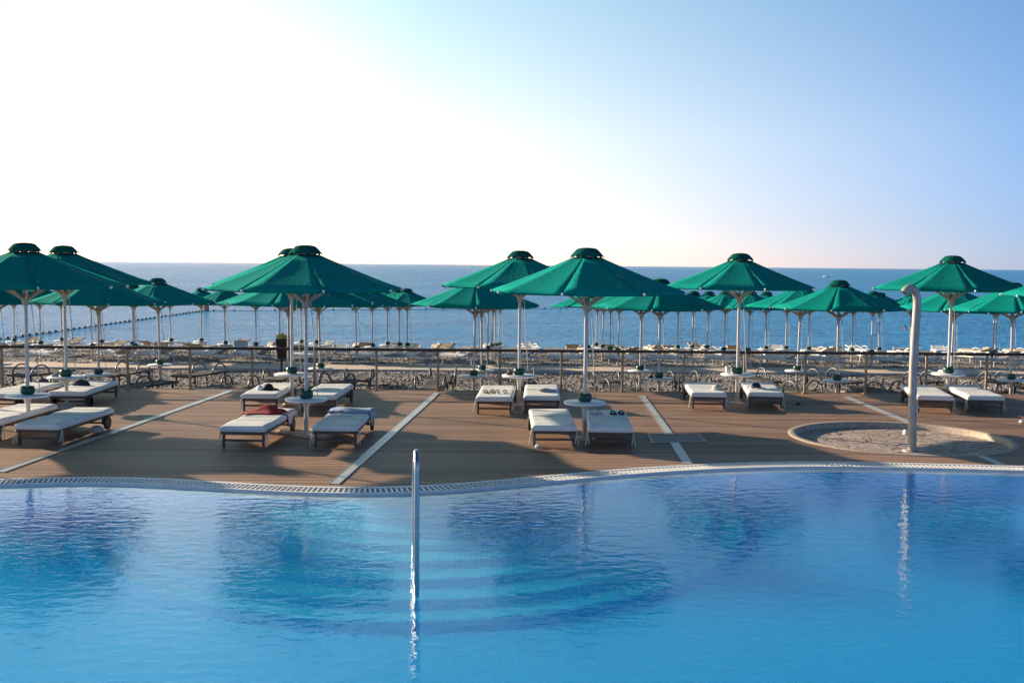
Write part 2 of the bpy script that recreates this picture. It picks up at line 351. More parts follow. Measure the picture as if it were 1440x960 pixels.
def E(x):                               # smoothed
    return sum(E_raw(x + d) * wt for d, wt in ((-.5, .15), (-.25, .22), (0, .26), (.25, .22), (.5, .15)))
def off(x, o):                          # point on the curve offset o metres into the pool
    t = Vector((.1, E(x + .05) - E(x - .05), 0)).normalized(); n = Vector((t.y, -t.x, 0))
    return Vector((x, E(x), 0)) + n * o
YD = 23.6                               # seaward edge of the deck
XL, XR = -26.0, 27.0
# basin of the shower
bb = P(1270, 594, 0); bf = P(1270, 640.5, 0); bc = (bb + bf) / 2; BR = 1.74
xl_, xr_ = P(1112, 617, 0), P(1427, 617, 0)
bc = Vector(((xl_.x + xr_.x) / 2, bc.y, 0)); BR = ((xr_.x - xl_.x) / 2 + (bb.y - bf.y) / 2) / 2

# deck
m = MB(); xs = []
x = XL
while x < XR:
    xs.append(x); x += .06 if abs(x + .03 - bc.x) < BR + .15 else .2
xs.append(XR)
def col(x):
    d = abs(x - bc.x)
    if d < BR: h = math.sqrt(BR * BR - d * d); return (E(x), bc.y - h, bc.y + h, YD)
    return (E(x), bc.y, bc.y, YD)
xs = sorted(set(xs + [bc.x - BR, bc.x + BR]))
for a, b in zip(xs, xs[1:]):
    A, B = col(a), col(b)
    for i in (0, 2):
        m.add([(a, A[i], 0), (b, B[i], 0), (b, B[i+1], 0), (a, A[i+1], 0)], [(0, 1, 2, 3)])
m.add([(XL, YD, 0), (XR, YD, 0), (XR, YD, -1.2), (XL, YD, -1.2)], [(3, 2, 1, 0)])
tag(m.build('deck', 'deck'), kind='structure')
m = MB(); m.box((0.5, YD + .02, -.035), (53, .036, .09)); tag(m.build('deck_edge', mat('edge_board', (.40, .29, .20), .7, .25, 4)), kind='structure')

# terrace around the other sides of the pool
m = MB()
for x0, x1, y0, y1 in ((-60, -26, -12, 23.6), (27, 60, -12, 23.6), (-26, 27, -12, -2.5)):
    m.add([(x0, y0, 0), (x1, y0, 0), (x1, y1, 0), (x0, y1, 0)], [(0, 1, 2, 3)])
m.add([(-26, -2.5, 0), (27, -2.5, 0), (27, -2.5, -2), (-26, -2.5, -2)], [(0, 1, 2, 3)])
tag(m.build('terrace', 'coping'), kind='structure')

# coping, channel and lip
cx = [-16 + .1 * i for i in range(341)]
def strip(o0, z0, o1, z1, name, mt, kind='structure'):
    m = MB(); vs = []
    for x in cx:
        a = off(x, o0); b = off(x, o1); vs += [(a.x, a.y, z0), (b.x, b.y, z1)]
    m.add(vs, [(2*i, 2*i+1, 2*i+3, 2*i+2) for i in range(len(cx) - 1)], True); return m
m = strip(-.004, .012, .07, .012, '', 0)
for a in (strip(-.004, -.01, -.004, .012, '', 0), strip(.07, .012, .07, -.06, '', 0), strip(.33, -.06, .33, .012, '', 0), strip(.33, .012, .37, .012, '', 0), strip(.37, .012, .42, -.03, '', 0), strip(.42, -.03, .54, -.14, '', 0)):
    m.add(a.v, a.f, True)
tag(m.build('pool_coping', 'coping'), kind='structure')
tag(strip(.06, -.06, .34, -.06, '', 0).build('overflow_channel', 'slot'), kind='structure')
g = empty('overflow_grating', off(0, .2)); g.location.z = .01
m = MB(); inv = Vector(g.location)
x = -9.0; k = 0
while x < 11.5:
    a = off(x, .075); b = off(x + .012, .325)
    m.bar(a + Vector((0, 0, .004)) - inv, b + Vector((0, 0, .004)) - inv, .024, .007); x += .062
m.build('slats', 'white', g)
m = MB()
for o_ in (.155, .245):
    pts = [off(-9 + .1 * i, o_) + Vector((0, 0, -.008)) - inv for i in range(206)]
    m.tube(pts, .006, 4)
m.build('support_rods', 'white', g)
tag(g, 'white slatted overflow grating curving along the pool edge', 'grating')

# pool floor with round steps
C0 = Vector((P(592, 690, 0).x, P(592, 690, 0).y + .35, 0))
RST = [1.15, 1.45, 1.9, 2.25, 2.7, 3.15, 3.6, 4.0]
def pool_z(x, y):
    d = (E(x) - y) * .97 - .51
    dep = 1.17
    base = -.13 - max(0, min(dep, d * 9))
    r = math.hypot(x - C0.x, y - C0.y); z = -.13
    for rk in RST: z -= .145 * max(0, min(1, (r - rk) / .15))
    if r > RST[-1] + .15: z = -9
    return max(base, z) if d > 0 else -.13
m = MB(); nx, ny = 360, 300
X0, X1 = -11.0, 13.0
m.grid(lambda u, v: (X0 + (X1 - X0) * u, (lambda x: (4.0 + (E(x) - .50 - 4.0) * v))(X0 + (X1 - X0) * u), pool_z(X0 + (X1 - X0) * u, 4.0 + (E(X0 + (X1 - X0) * u) - .50 - 4.0) * v)), nx, ny, False)
m.add([(-26, -2.5, -1.31), (27, -2.5, -1.31), (27, 13.9, -1.32), (-26, 13.9, -1.32)], [(0, 1, 2, 3)])
m.add([(-26, -2.5, 0), (-26, 13.9, 0), (-26, 13.9, -1.5), (-26, -2.5, -1.5)], [(0, 1, 2, 3)])
m.add([(27, -2.5, 0), (27, 13.9, 0), (27, 13.9, -1.5), (27, -2.5, -1.5)], [(0, 1, 2, 3)])
pf = m.build('pool_floor', 'tile'); pf.data.materials.append(MT['steptile'])
for i_, pl_ in enumerate(pf.data.polygons):
    if i_ < nx * ny:
        c_ = pl_.center
        if math.hypot(c_.x - C0.x, c_.y - C0.y) < RST[-1] + .02 or c_.z > -.3: pl_.material_index = 1
tag(pf, kind='structure')
# water body
ZW = -.016
m = MB(); wx = [-25.9 + .2 * i for i in range(265)]; vs = []
for x in wx:
    p = off(x, .412) if -16 < x < 18 else Vector((x, E(x) - .412, 0))
    vs += [(p.x, p.y, ZW), (p.x, -2.45, ZW), (p.x, p.y, -1.9), (p.x, -2.45, -1.9)]
n = len(wx)
for i in range(n - 1):
    a, b = 4 * i, 4 * i + 4
    m.f += [(a, a+1, b+1, b), (a+2, b+2, b+3, a+3), (a, b, b+2, a+2), (a+1, a+3, b+3, b+1)]
m.f += [(0, 2, 3, 1), (4*n-4, 4*n-3, 4*n-1, 4*n-2)]; m.v = vs; m.sm = [False] * len(m.f)
top_ = MB(); tv_ = []
for i in range(n): tv_ += [vs[4*i], vs[4*i+1]]
top_.add(tv_, [(2*i, 2*i+1, 2*i+3, 2*i+2) for i in range(n - 1)], True)
m.f = [f for f in m.f if not all(k % 4 in (0, 1) for k in f)]; m.sm = [False] * len(m.f); m.add(top_.v, top_.f, True)
pw_ = m.build('pool_water', 'water'); tag(pw_, kind='structure')

# ------------------------------------------------------------------ beach and sea
ZS = -1.85
def beach_z(y): return -.6 - max(-2, y - 27) * .038
m = MB()
def bz(x, y):
    return beach_z(y) + .035 * math.sin(x * .9 + y * .5) * math.sin(y * .8 - x * .3) + .02 * math.sin(2.7 * x + 1.3 * y)
m.grid(lambda u, v: ((u - .5) * 160, 23.6 + (v ** 1.3) * 50, bz((u - .5) * 160, 23.6 + (v ** 1.3) * 50)), 200, 140)
tag(m.build('beach', 'beach'), kind='structure')
m = MB(); m.add([(-60000, 50, ZS), (60000, 50, ZS), (60000, 90000, ZS), (-60000, 90000, ZS)], [(0, 1, 2, 3)])
m.add([(-400, -300, -6), (400, -300, -6), (400, 50, -6), (-400, 50, -6)], [(0, 1, 2, 3)])
tag(m.build('sea', 'sea'), kind='structure')
m = MB(); ya, yb = 37.9, 40.8
za, zb = beach_z(ya) + .07, beach_z(yb) + .07
m.add([(-70, ya, za), (70, ya, za), (70, yb, zb), (-70, yb, zb)], [(0, 1, 2, 3)])
m.add([(-70, ya, za - .3), (70, ya, za - .3), (70, ya, za), (-70, ya, za)], [(0, 1, 2, 3)])
m.add([(-70, yb, zb), (70, yb, zb), (70, yb, zb - .3), (-70, yb, zb - .3)], [(0, 1, 2, 3)])
tag(m.build('boardwalk', 'board'), kind='structure')
m = MB()
for y_ in (ya - .09, yb + .09): m.box((0, y_, beach_z(y_) - .005), (140, .13, .16))
tag(m.build('boardwalk_kerb', mat('pale_kerb', (.56, .50, .43), .8, .15, 3)), kind='structure')
# loose pebbles
m = MB(); rnd = random.Random(3)
t_ = (1 + 5 ** .5) / 2
ICO = [Vector(v).normalized() for v in ((-1,t_,0),(1,t_,0),(-1,-t_,0),(1,-t_,0),(0,-1,t_),(0,1,t_),(0,-1,-t_),(0,1,-t_),(t_,0,-1),(t_,0,1),(-t_,0,-1),(-t_,0,1))]
ICF = [(0,11,5),(0,5,1),(0,1,7),(0,7,10),(0,10,11),(1,5,9),(5,11,4),(11,10,2),(10,7,6),(7,1,8),(3,9,4),(3,4,2),(3,2,6),(3,6,8),(3,8,9),(4,9,5),(2,4,11),(6,2,10),(8,6,7),(9,8,1)]
for i in range(26000):
    y = 24.0 + 13.5 * rnd.random() if i < 19000 else 41.2 + 13 * rnd.random(); hw = .52 * y + 1
    x = rnd.uniform(-hw, hw); s = rnd.uniform(.016, .048) * (1 if rnd.random() < .95 else 1.6)
    a = rnd.random() * 6.3; ca, sa = math.cos(a), math.sin(a); sx, sy, sz = s * rnd.uniform(.8, 1.5), s, s * rnd.uniform(.45, .75)
    z = bz(x, y) + sz * .4
    m.add([(x + (v.x * sx) * ca - v.y * sy * sa, y + v.x * sx * sa + v.y * sy * ca, z + v.z * sz) for v in ICO], ICF, True)
tag(m.build('pebbles', 'pebble'), 'grey and brown pebbles covering the beach', 'pebbles', kind='stuff')

# ------------------------------------------------------------------ fence
g = empty('guard_fence', (0, YD - .06, 0))
fx = [P(px, 548 + (px - 85) * .0068, 0).x for px in (85,172,260,347,436,524,612,702,788,877,965,1051,1138,1224,1309,1394)]
st = (fx[-1] - fx[0]) / 15
FX = [fx[0] + st * i for i in range(-4, 20)]
pm = MB(); pm.box((0, 0, .44), (.05, .045, .88), bev=.006); pm.box((0, 0, .012), (.11, .09, .024), bev=.005)
pp = pm.build('post', 'post', g); pp.location = (FX[0], 0, 0)
for x in FX[1:]:
    c = pp.copy(); COL.objects.link(c); c.parent = g; c.location = (x, 0, 0)
m = MB(); m.box((0.5, 0, .91), (FX[-1] - FX[0] + 1, .10, .058), bev=.012); m.build('handrail', 'rail', g)
for z in (.68, .42):
    wz = MB(); wz.tube([(FX[0], 0.03, z), (FX[-1], 0.03, z)], .0055, 5); wz.build('wire', 'wire', g)
tag(g, 'guard fence with tan posts and dark brown handrail along the deck edge', 'fence')

# ------------------------------------------------------------------ umbrella
RC = 1.58; ZT = 2.93; ZE = 2.40; RTOP = .225
def make_umbrella():
    u = empty('beach_umbrella')
    m = MB(); m.tube([(0, 0, 0), (0, 0, 3.0)], .029, 10); m.build('pole', 'pole', u)
    m = MB(); m.lathe([(.17, 0), (.17, .012), (.15, .02), (.05, .025), (.045, .09), (.0, .09)], 16); m.build('base_plate', 'strut', u)
    m = MB(); m.lathe([(.034, 2.06), (.052, 2.10), (.062, 2.16), (.062, 2.22), (.04, 2.26), (.034, 2.26)], 12); m.build('hub', 'strut', u)
    ca = MB()
    for k in range(8):
        a0 = 2 * PI * k / 8; a1 = a0 + PI / 4
        p0 = Vector((math.cos(a0), math.sin(a0), 0)); p1 = Vector((math.cos(a1), math.sin(a1), 0))
        def fn(u_, v_, p0=p0, p1=p1):
            r = RTOP + (RC - RTOP) * v_
            q = p0.lerp(p1, u_); s = 4 * u_ * (1 - u_)
            q = q * r * (1 - .028 * s * v_ * v_)
            z = ZT + (ZE - ZT) * v_ - .018 * s * math.sin(PI * min(1, v_ * 1.1) * .9) + .03 * math.sin(PI * v_) * -.5
            return (q.x, q.y, z)
        ca.grid(fn, 6, 6)
        def hem(u_, v_, fn=fn):
            x, y, z = fn(u_, 1); s = 1 - .015 * v_; return (x * s, y * s, z - .045 * v_)
        ca.grid(hem, 6, 1)
    c = ca.build('canopy', 'green', u)
    md = c.modifiers.new('thickness', 'SOLIDIFY'); md.thickness = .006; md.offset = 0
    cp = MB()
    n = 48
    def capf(u_, v_):
        a = 2 * PI * u_; seg = (u_ * 8) % 1.0; s = 4 * seg * (1 - seg)
        flat = math.cos(PI / 8) / math.cos((seg - .5) * PI / 4)
        r = .275 * v_ * (flat if v_ > .05 else 1)
        z = 3.085 - .01 * v_ - .07 * v_ ** 3
        if v_ > .6: z -= (v_ - .6) / .4 * (.085 - .045 * s)
        return (r * math.cos(a), r * math.sin(a), z)
    cp.grid(capf, n, 8)
    c = cp.build('vent_cap', 'cap', u); md = c.modifiers.new('thickness', 'SOLIDIFY'); md.thickness = .007; md.offset = 0
    for k in range(8):
        a = 2 * PI * k / 8; d = Vector((math.cos(a), math.sin(a), 0))
        rb = MB(); rb.bar(d * .05 + Vector((0, 0, 2.975)), d * (RC + .012) + Vector((0, 0, ZE - .028)), .022, .018)
        r_ = rb.build('rib', 'strut', u)
        tp = MB(); tp.box(d * (RC + .012) + Vector((0, 0, ZE - .02)), (.05, .028, .04), Matrix.Rotation(a, 3, 'Z'), .008); tp.build('end_cap', 'white', r_)
        sb = MB(); sb.bar(d * .055 + Vector((0, 0, 2.17)), d * .82 + Vector((0, 0, 2.645)), .022, .032); sb.build('strut', 'strut', u)
    cd_ = MB(); pts = [(.16 + .05 * math.sin(PI * i / 8) , -.02, 2.2 - 1.5 * i / 8) for i in range(9)]
    pts = [(.05, 0, 2.2)] + [(.08 + .10 * (i / 8), -.03, 2.15 - 1.52 * i / 8) for i in range(9)] + [(.04, 0, .68)]
    cd_.tube(pts, .0075, 5); cd_.build('cord', 'tie', u)
    return u
UMB = make_umbrella()
uused = [False]
def umbrella(loc, rz, label, group, tilt=(0, 0)):
    o = UMB if not uused[0] else copy_tree(UMB); uused[0] = True
    o.location = loc; o.rotation_euler = (tilt[0], tilt[1], rz); tag(o, label, 'umbrella', group); return o
def make_table():
    t = empty('side_table')
    m = MB(); m.lathe([(.0, .565), (.30, .565), (.335, .572), (.345, .585), (.345, .598), (.335, .607), (0.0, .61)], 36); m.build('table_top', 'white', t)
    m = MB(); m.lathe([(.036, 0.09), (.036, .44), (.044, .47), (.062, .53), (.09, .5648), (.0, .5648)], 14); m.build('stem', 'strut', t)
    m = MB(); m.lathe([(.085, .611), (.11, .64), (.115, .70), (.10, .735), (.092, .74), (.086, .70), (.04, .685), (.034, .685)], 18); m.build('pole_collar', 'pot', t)
    return t
TAB = make_table(); tused = [False]
def table(loc, label, group):
    o = TAB if not tused[0] else copy_tree(TAB); tused[0] = True
    o.location = loc; o.rotation_euler = (0, 0, random.random()); tag(o, label, 'table', group); return o

DG = 'umbrellas on the pool deck'; TG = 'round tables on the pool deck'
# (x, table y, rotation, label, table label)
front = [(39, 554.8, 29.5, 'green umbrella nearest the pool at the far left of the deck', 'white round table between the two leftmost front deck loungers'),
         (430.5, 560.6, 19, 'green umbrella over the loungers with the red cloth and blue towel', 'white round table between the red cloth lounger and the blue towel lounger'),
         (822.5, 565.2, 27, 'green umbrella nearest the pool, right of the pool handrail', 'white round table behind the plain lounger nearest the pool handrail')]
back = [(93, 529.6, 12, 'green umbrella by the fence with sandals on a lounger below it', 'white round table by the fence with a dark bag lounger in front'),
        (410.5, 525.5, 33, 'green umbrella by the fence, half hidden behind a front one', 'white round table by the fence beside the lounger with the black cap'),
        (730, 527.3, 14, 'green umbrella by the fence over the flip flops lounger', 'white round table by the fence beside the flip flops lounger'),
        (1037, 525.8, 4, 'green umbrella by the fence, between white hat and navy cap loungers', 'white round table with a white cup by the fence'),
        (1333.5, 525.2, 37, 'green umbrella by the fence just right of the shower column', 'white round table by the fence just right of the shower column')]
CORD_D = []
for x, y, rz, lb, tl in front + back:
    p = P(x, y, .60); umbrella((p.x, p.y, 0), R(rz), lb, DG); table((p.x, p.y, 0), tl, TG)
p = PY(1556, 412, 17.2); umbrella((p.x, 17.2, 0), R(8), 'green umbrella cut off by the right edge of the photo', DG); table((p.x, 17.2, 0), 'white round table right of the shower, outside the photo', TG)
# their neighbours along the row, just outside the photograph (their shade falls on the deck)
f0 = P(39, 554.8, .6); f1 = P(430.5, 560.6, .6); b0 = P(93, 529.6, .6); b1 = P(410.5, 525.5, .6)
umbrella((2 * f0.x - f1.x, f0.y, 0), .4, 'green umbrella nearest the pool, left of the photo edge', DG)
umbrella((2 * b0.x - b1.x, b0.y, 0), .2, 'green umbrella by the fence, left of the photo edge', DG)

BG = 'umbrellas standing on the beach'; BT = 'round tables on the beach'
ORD = ['first', 'second', 'third', 'fourth', 'fifth', 'sixth', 'seventh', 'eighth', 'ninth', 'tenth', 'eleventh', 'twelfth', 'thirteenth', 'fourteenth', 'fifteenth', 'sixteenth', 'seventeenth', 'eighteenth', 'nineteenth', 'twentieth', 'twenty first', 'twenty second', 'twenty third', 'twenty fourth', 'twenty fifth', 'twenty sixth', 'twenty seventh', 'twenty eighth', 'twenty ninth', 'thirtieth', 'thirty first', 'thirty second', 'thirty third', 'thirty fourth', 'thirty fifth']
def beach_at(px, tpy, ymin=24.5, ymax=56):
    # table height .6 above the sloping beach: find the distance where it meets the sight line
    d = ray(px, tpy); lo, hi = ymin, ymax
    f = lambda Y: (CAM.z + d.z * Y / d.y) - (beach_z(Y) + .6)
    if f(lo) < 0: Y = lo
    elif f(hi) > 0: Y = hi
    else:
        for _ in range(40):
            mid = (lo + hi) / 2
            if f(mid) > 0: lo = mid
            else: hi = mid
        Y = lo
    x = CAM.x + d.x * Y / d.y; return Vector((x, Y, beach_z(Y) - .01))
rowA = [(138.5, 525.5), (404.6, 526.5), (666, 527.5), (926.5, 531), (1177, 534), (1422, 533)]
rowB = [(-1, 511), (225, 512), (451, 517), (678, 520), (900, 520.3), (1121, 520.5), (1337, 521)]
bA = [beach_at(*q) for q in rowA]; bB = [beach_at(*q) for q in rowB]
rr = random.Random(5)
for i, p in enumerate(bA):
    umbrella(p, rr.uniform(0, .78), 'green beach umbrella just behind the fence, %s from left in its row' % ORD[i], BG, (R(rr.uniform(-.8, .8)), R(rr.uniform(-.8, .8))))
    table(p, 'white beach table just behind the fence, %s from left in its row' % ORD[i], BT)
for k in (1, 2):
    p = bA[0] + (bA[0] - bA[1]) * k; p.z = beach_z(p.y); umbrella(p, .3 * k, 'green beach umbrella behind the fence, %s beyond the left photo edge' % ORD[k-1], BG)
for i, p in enumerate(bB):
    umbrella(p, rr.uniform(0, .78), 'green beach umbrella on this side of the boardwalk, %s from left in its row' % ORD[i], BG, (R(rr.uniform(-1, 1)), R(rr.uniform(-1, 1) + (1.6 if i == 5 else 0))))
    table(p, 'white beach table on this side of the boardwalk, %s from left in its row' % ORD[i], BT)
far = [(20,478),(57,482),(87,477),(130,486),(143,480),(187,483),(190,486),(240.6,478),(283,478),(317,482),(360,484),(393,485),(424,480),(445,481),(502,492),(524,485.6),(545,483),(562,484),(573,484.5),
       (686,489),(691.5,486),(697,485),(701.5,484),(827,488),(838,484.5),(847,487),(858,490),(869,494),(953,488),(973,487.5),(994,488),(1018,491),(1052,492),(1077,489),(1105,489),(1137,490),(1198,492),(1225,503),(1236,491),(1281,492),(1395,503),(1399,494)]
FARP = []
for i, (x, y) in enumerate(far):
    p = beach_at(x, y + 1.5, 42.3, 55); FARP.append(p)
rows = {0: [], 1: [], 2: []}
for i, p in enumerate(FARP): rows[0 if p.y < 45.5 else 1 if p.y < 50 else 2].append(i)
names = ['first row past the boardwalk', 'middle row past the boardwalk', 'row nearest the sea']
for rk, ids in rows.items():
    ids.sort(key=lambda i: proj(FARP[i] + Vector((0, 0, 2)))[0])
    for n_, i in enumerate(ids):
        p = FARP[i]
        umbrella(p, rr.uniform(0, .78), 'green beach umbrella, %s from left in the %s' % (ORD[n_], names[rk]), BG, (R(rr.uniform(-1.3, 1.3)), R(rr.uniform(-1.3, 1.3))))
        table(p, 'small white beach table, %s from left in the %s' % (ORD[n_], names[rk]), BT)

# ------------------------------------------------------------------ deck loungers
LL = 1.95; LW = .70
def pad_fn(W, L, T, z0, seams):
    def fn(u, v):
        # u across, v along; remapped to put rows near the rounded rim
        def remap(t): return .5 - .5 * math.cos(PI * t) * (1 if True else 0)
        x = (remap(u) - .5) * W; y = (remap(v) - .5) * L
        ex = (W / 2 - abs(x)); ey = (L / 2 - abs(y)); rc = .045
        h = 1
        for e in (ex, ey):
            if e < rc: h *= math.sqrt(max(0, 1 - ((rc - e) / rc) ** 2))
        z = z0 + T * (.42 + .58 * h)
        for s in seams: z -= .022 * math.exp(-((y - s) / .022) ** 2) 
        z += .006 * math.sin(7 * y + 2 * x) * h
        return (x, y, z)
    return fn
def make_lounger():
    o = empty('deck_lounger')
    f = MB()
    for s in (-1, 1): f.box((s * .315, 0, .224), (.036, LL - .04, .05), bev=.006)
    for y in (-.955, .955): f.box((0, y * .995, .224), (.593, .036, .05), bev=.006)
    for i in range(11): f.box((0, -.86 + i * .172, .235), (.575, .09, .016))
    f.build('frame', 'wood', o)
    for s in (-1, 1):
        m = MB(); m.box((s * .305, -.90, .0985), (.038, .045, .197), bev=.005); m.build('leg', 'wood', o)
    for s in (-1, 1):
        m = MB(); m.box((s * .275, .70, .142), (.04, .05, .112), bev=.005); m.build('wheel_bracket', 'wood', o)
    m = MB(); m.box((0, -.90, .105), (.568, .025, .034), bev=.004); m.build('stretcher', 'wood', o)
    m = MB(); m.tube([(-.36, .70, .11), (.36, .70, .11)], .014, 8); m.build('axle', 'dark', o)
    for s in (-1, 1):
        w_ = MB(); rot = Matrix.Rotation(PI / 2, 3, 'Y')
        t = MB(); t.lathe([(.075, -.022), (.108, -.022), (.115, -.012), (.115, .012), (.108, .022), (.075, .022), (.075, -.022)], 24)
        t.v = [tuple(rot @ Vector(v) + Vector((s * .345, .70, .117))) for v in t.v]; wh = t.build('wheel', 'tyre', o)
        t = MB(); t.lathe([(0, -.014), (.074, -.014), (.074, .014), (.03, .02), (0, .02)], 18)
        t.v = [tuple(rot @ Vector(v) + Vector((s * .345, .70, .117))) for v in t.v]; t.build('rim', 'rim', wh)
    p = MB(); fn = pad_fn(LW, LL, .085, .25, (-.32, .02, .34, .66)); p.grid(fn, 22, 90)
    # side skirt and underside
    bot = []; q = []
    N = 22; Mv = 90
    ring = [(i, 0) for i in range(N)] + [(N, j) for j in range(Mv)] + [(N - i, Mv) for i in range(N)] + [(0, Mv - j) for j in range(Mv)]
    tv = [Vector(fn(i / N, j / Mv)) for i, j in ring]; bv = [Vector((v.x * .97, v.y * .99, .2475)) for v in tv]; K = len(ring)
    p.add(tv + bv, [(i, K + i, K + (i + 1) % K, (i + 1) % K) for i in range(K)], True); p.add(bv, [tuple(range(K))])
    p.build('mattress', 'cush', o)
    for s, yy in ((-1, -.90), (1, -.88)):
        t = MB(); b0_ = Vector((s * .34, yy, .255))
        t.tube([b0_, b0_ + Vector((s * .018, -.01, -.06)), b0_ + Vector((s * .03, -.02, -.14)), b0_ + Vector((s * .045, -.05, -.225))], [.012, .009, .009, .008], 6)
        t.tube([b0_ + Vector((s * .018, -.01, -.05)), b0_ + Vector((s * .0, -.03, -.12)), b0_ + Vector((s * -.01, -.05, -.2))], [.011, .008, .008], 6)
        t.lathe([(0, -.02), (.018, -.012), (.02, .005), (0, .018)], 8, b0_ + Vector((s * .016, -.01, -.045)))
        t.build('tie', 'tie', o)
    return o
LOU = make_lounger(); lused = [False]
LG = 'cushioned loungers on the pool deck'
LD = {}
def lounger(key, near, far_, label, flip=False):
    a = P(near[0], near[1], .31); b = P(far_[0], far_[1], .33); d = (b - a); d.z = 0; d.normalize()
    c = a + d * (LL / 2 - .02); o = LOU if not lused[0] else copy_tree(LOU); lused[0] = True
    rz = math.atan2(-d.x, d.y) + (PI if flip else 0); o.location = (c.x, c.y, 0); o.rotation_euler = (0, 0, rz)
    tag(o, label, 'lounger', LG); LD[key] = (Vector((c.x, c.y, 0)), math.atan2(-d.x, d.y)); return o
lounger('1a', (52, 598), (136, 571.5), 'pale cushioned lounger on the front deck left of the leftmost drain strip')
lounger('1b', (-30, 592), (55, 567), 'pale cushioned lounger on the front deck cut by the left photo edge')
lounger('2a', (341, 601), (389, 575), 'pale cushioned lounger holding a red and black cloth')
lounger('2b', (471, 600), (500, 572.5), 'pale cushioned lounger with a blue towel over its far end')
lounger('3a', (779.5, 600), (771, 572), 'bare cream lounger nearest the pool handrail, to its right')
lounger('3b', (859, 602), (850, 574), 'cream lounger with dark sandals, nearest the hatch in the deck')
lounger('0a', (-8, 555), (80, 534.5), 'pale lounger by the fence cut by the left photo edge', True)
lounger('0b', (94, 552), (151, 532.7), 'pale lounger by the fence with a dark bag on it', True)
lounger('4a', (365, 555.5), (401, 534), 'pale lounger by the fence with a black cap on it')
lounger('4b', (447, 557), (478, 537), 'bare pale lounger by the fence, behind the blue towel lounger')
lounger('5a', (695, 559.5), (703, 538.5), 'cream lounger by the fence with flip flops near its foot')
lounger('5b', (762, 558), (762, 537.5), 'cream lounger by the fence with a dark round pouch on it')
lounger('6a', (997, 553.5), (980, 533), 'cream lounger by the fence with a crumpled white hat')
lounger('6b', (1077, 553), (1062, 534.5), 'cream lounger by the fence with a navy and white cap')
lounger('7a', (1316, 558), (1283, 537.5), 'bare cream lounger by the fence partly behind the shower column')
lounger('7b', (1387, 558), (1343, 538), 'bare cream lounger by the fence, rightmost on the deck')
def on(key, lx, ly, z=.335):
    c, r = LD[key]; return c + Matrix.Rotation(r, 3, 'Z') @ Vector((lx, ly, z)), r
rq = random.Random(11)
def cloth(name, key, lx, ly, sx, sy, mt, label, cat='towel', hump=.05, rz=0, seed=0, drop=False, parts=()):
    p, r = on(key, lx, ly); q = random.Random(seed); ph = [q.uniform(0, 6) for _ in range(6)]
    def fn(u, v, lift=0.0, sx=sx, sy=sy, ox=0, oy=0):
        x = (u - .5) * sx; y = (v - .5) * sy
        x2 = x + .04 * math.sin(6 * v + ph[0]); y2 = y + .04 * math.sin(7 * u + ph[1])
        z = .012 + lift + hump * (.5 + .5 * math.sin(9 * x + ph[2] + 3 * y)) * (.5 + .5 * math.sin(11 * y + ph[3])) * (math.sin(PI * u) * math.sin(PI * v)) ** .5
        if drop:
            wx = x2 + lx
            if abs(wx) > LW / 2 + .005: z -= (abs(wx) - LW / 2) * 1.6; x2 = math.copysign(LW / 2 + .008, wx) - lx + math.copysign((abs(wx) - LW/2) * .15, wx)
        return (x2 + ox, y2 + oy, z)
    m = MB(); m.grid(fn, 22, 16); o = m.build(name, mt); o.location = p; o.rotation_euler = (0, 0, r + rz)
    md = o.modifiers.new('thickness', 'SOLIDIFY'); md.thickness = .012; md.offset = 1
    tag(o, label, cat); return o
cloth('towel', '2a', .12, .62, .62, .55, 'lilac', 'pale lilac towel spread at the head of the red cloth lounger', seed=1, hump=.04, drop=True)
cloth('red_cloth', '2a', -.05, .36, .62, .30, 'red', 'crumpled red cloth lying on the lounger left of the middle table', 'cloth', .15, .25, 2)
cloth('black_cloth', '2a', .17, .47, .22, .2, 'black', 'small black cloth lying beside the red cloth', 'cloth', .14, .4, 3)
cloth('towel', '2b', .06, .62, .78, .58, 'paleblue', 'pale blue towel spread across the head of a deck lounger', seed=4, hump=.035, drop=True)
cloth('blue_cloth', '2b', -.22, .44, .26, .2, 'blue', 'deep blue cloth bunched on the edge of the pale blue towel', 'cloth', .13, .5, 5)
def bag(name, key, lx, ly, dims, mt, label, cat, squash=.6, z=.33):
    p, r = on(key, lx, ly, z); m = MB()
    prof = [(0, 0), (.9, 0), (1, .15), (.97, .45), (.8, .75), (.5, .93), (0, 1)]
    m.lathe(prof, 18); q = random.Random(len(label))
    m.v = [(v[0] * dims[0] * (1 + .08 * math.sin(7 * v[2] + 3 * v[1])), v[1] * dims[1], v[2] * dims[2] * (1 + .12 * math.sin(5 * v[0] + 2))) for v in m.v]
    o = m.build(name, mt); o.location = p; o.rotation_euler = (0, 0, r + q.uniform(-.5, .5)); tag(o, label, cat); return o
def cap(key, lx, ly, mt, mt2, label, rz):
    p, r = on(key, lx, ly, .332); t = empty('sun_hat', p, r + rz); m = MB()
    m.lathe([(.095, .0), (.1, .02), (.095, .06), (.07, .1), (.03, .12), (0, .122)], 20); m.build('crown', mt, t)
    m = MB(); m.lathe([(.0, .004), (.15, .0), (.16, .006), (.1, .016), (0, .016)], 24)
    m.v = [(v[0] * 1.05 + .03, v[1], v[2] + .012 * math.sin(v[0] * 20)) for v in m.v]; m.build('brim', mt2, t)
    tag(t, label, 'hat'); return t
bag('beach_bag', '0b', -.12, .10, (.2, .14, .11), 'navy', 'dark slouching bag on the lounger by the left fence end', 'bag')
bag('beach_bag', '0b', -.26, .16, (.1, .09, .09), 'grey', 'small grey pouch leaning by the dark slouching bag', 'bag')
cap('4a', .02, -.25, 'black', 'black', 'black cap lying on a lounger by the fence', .4)
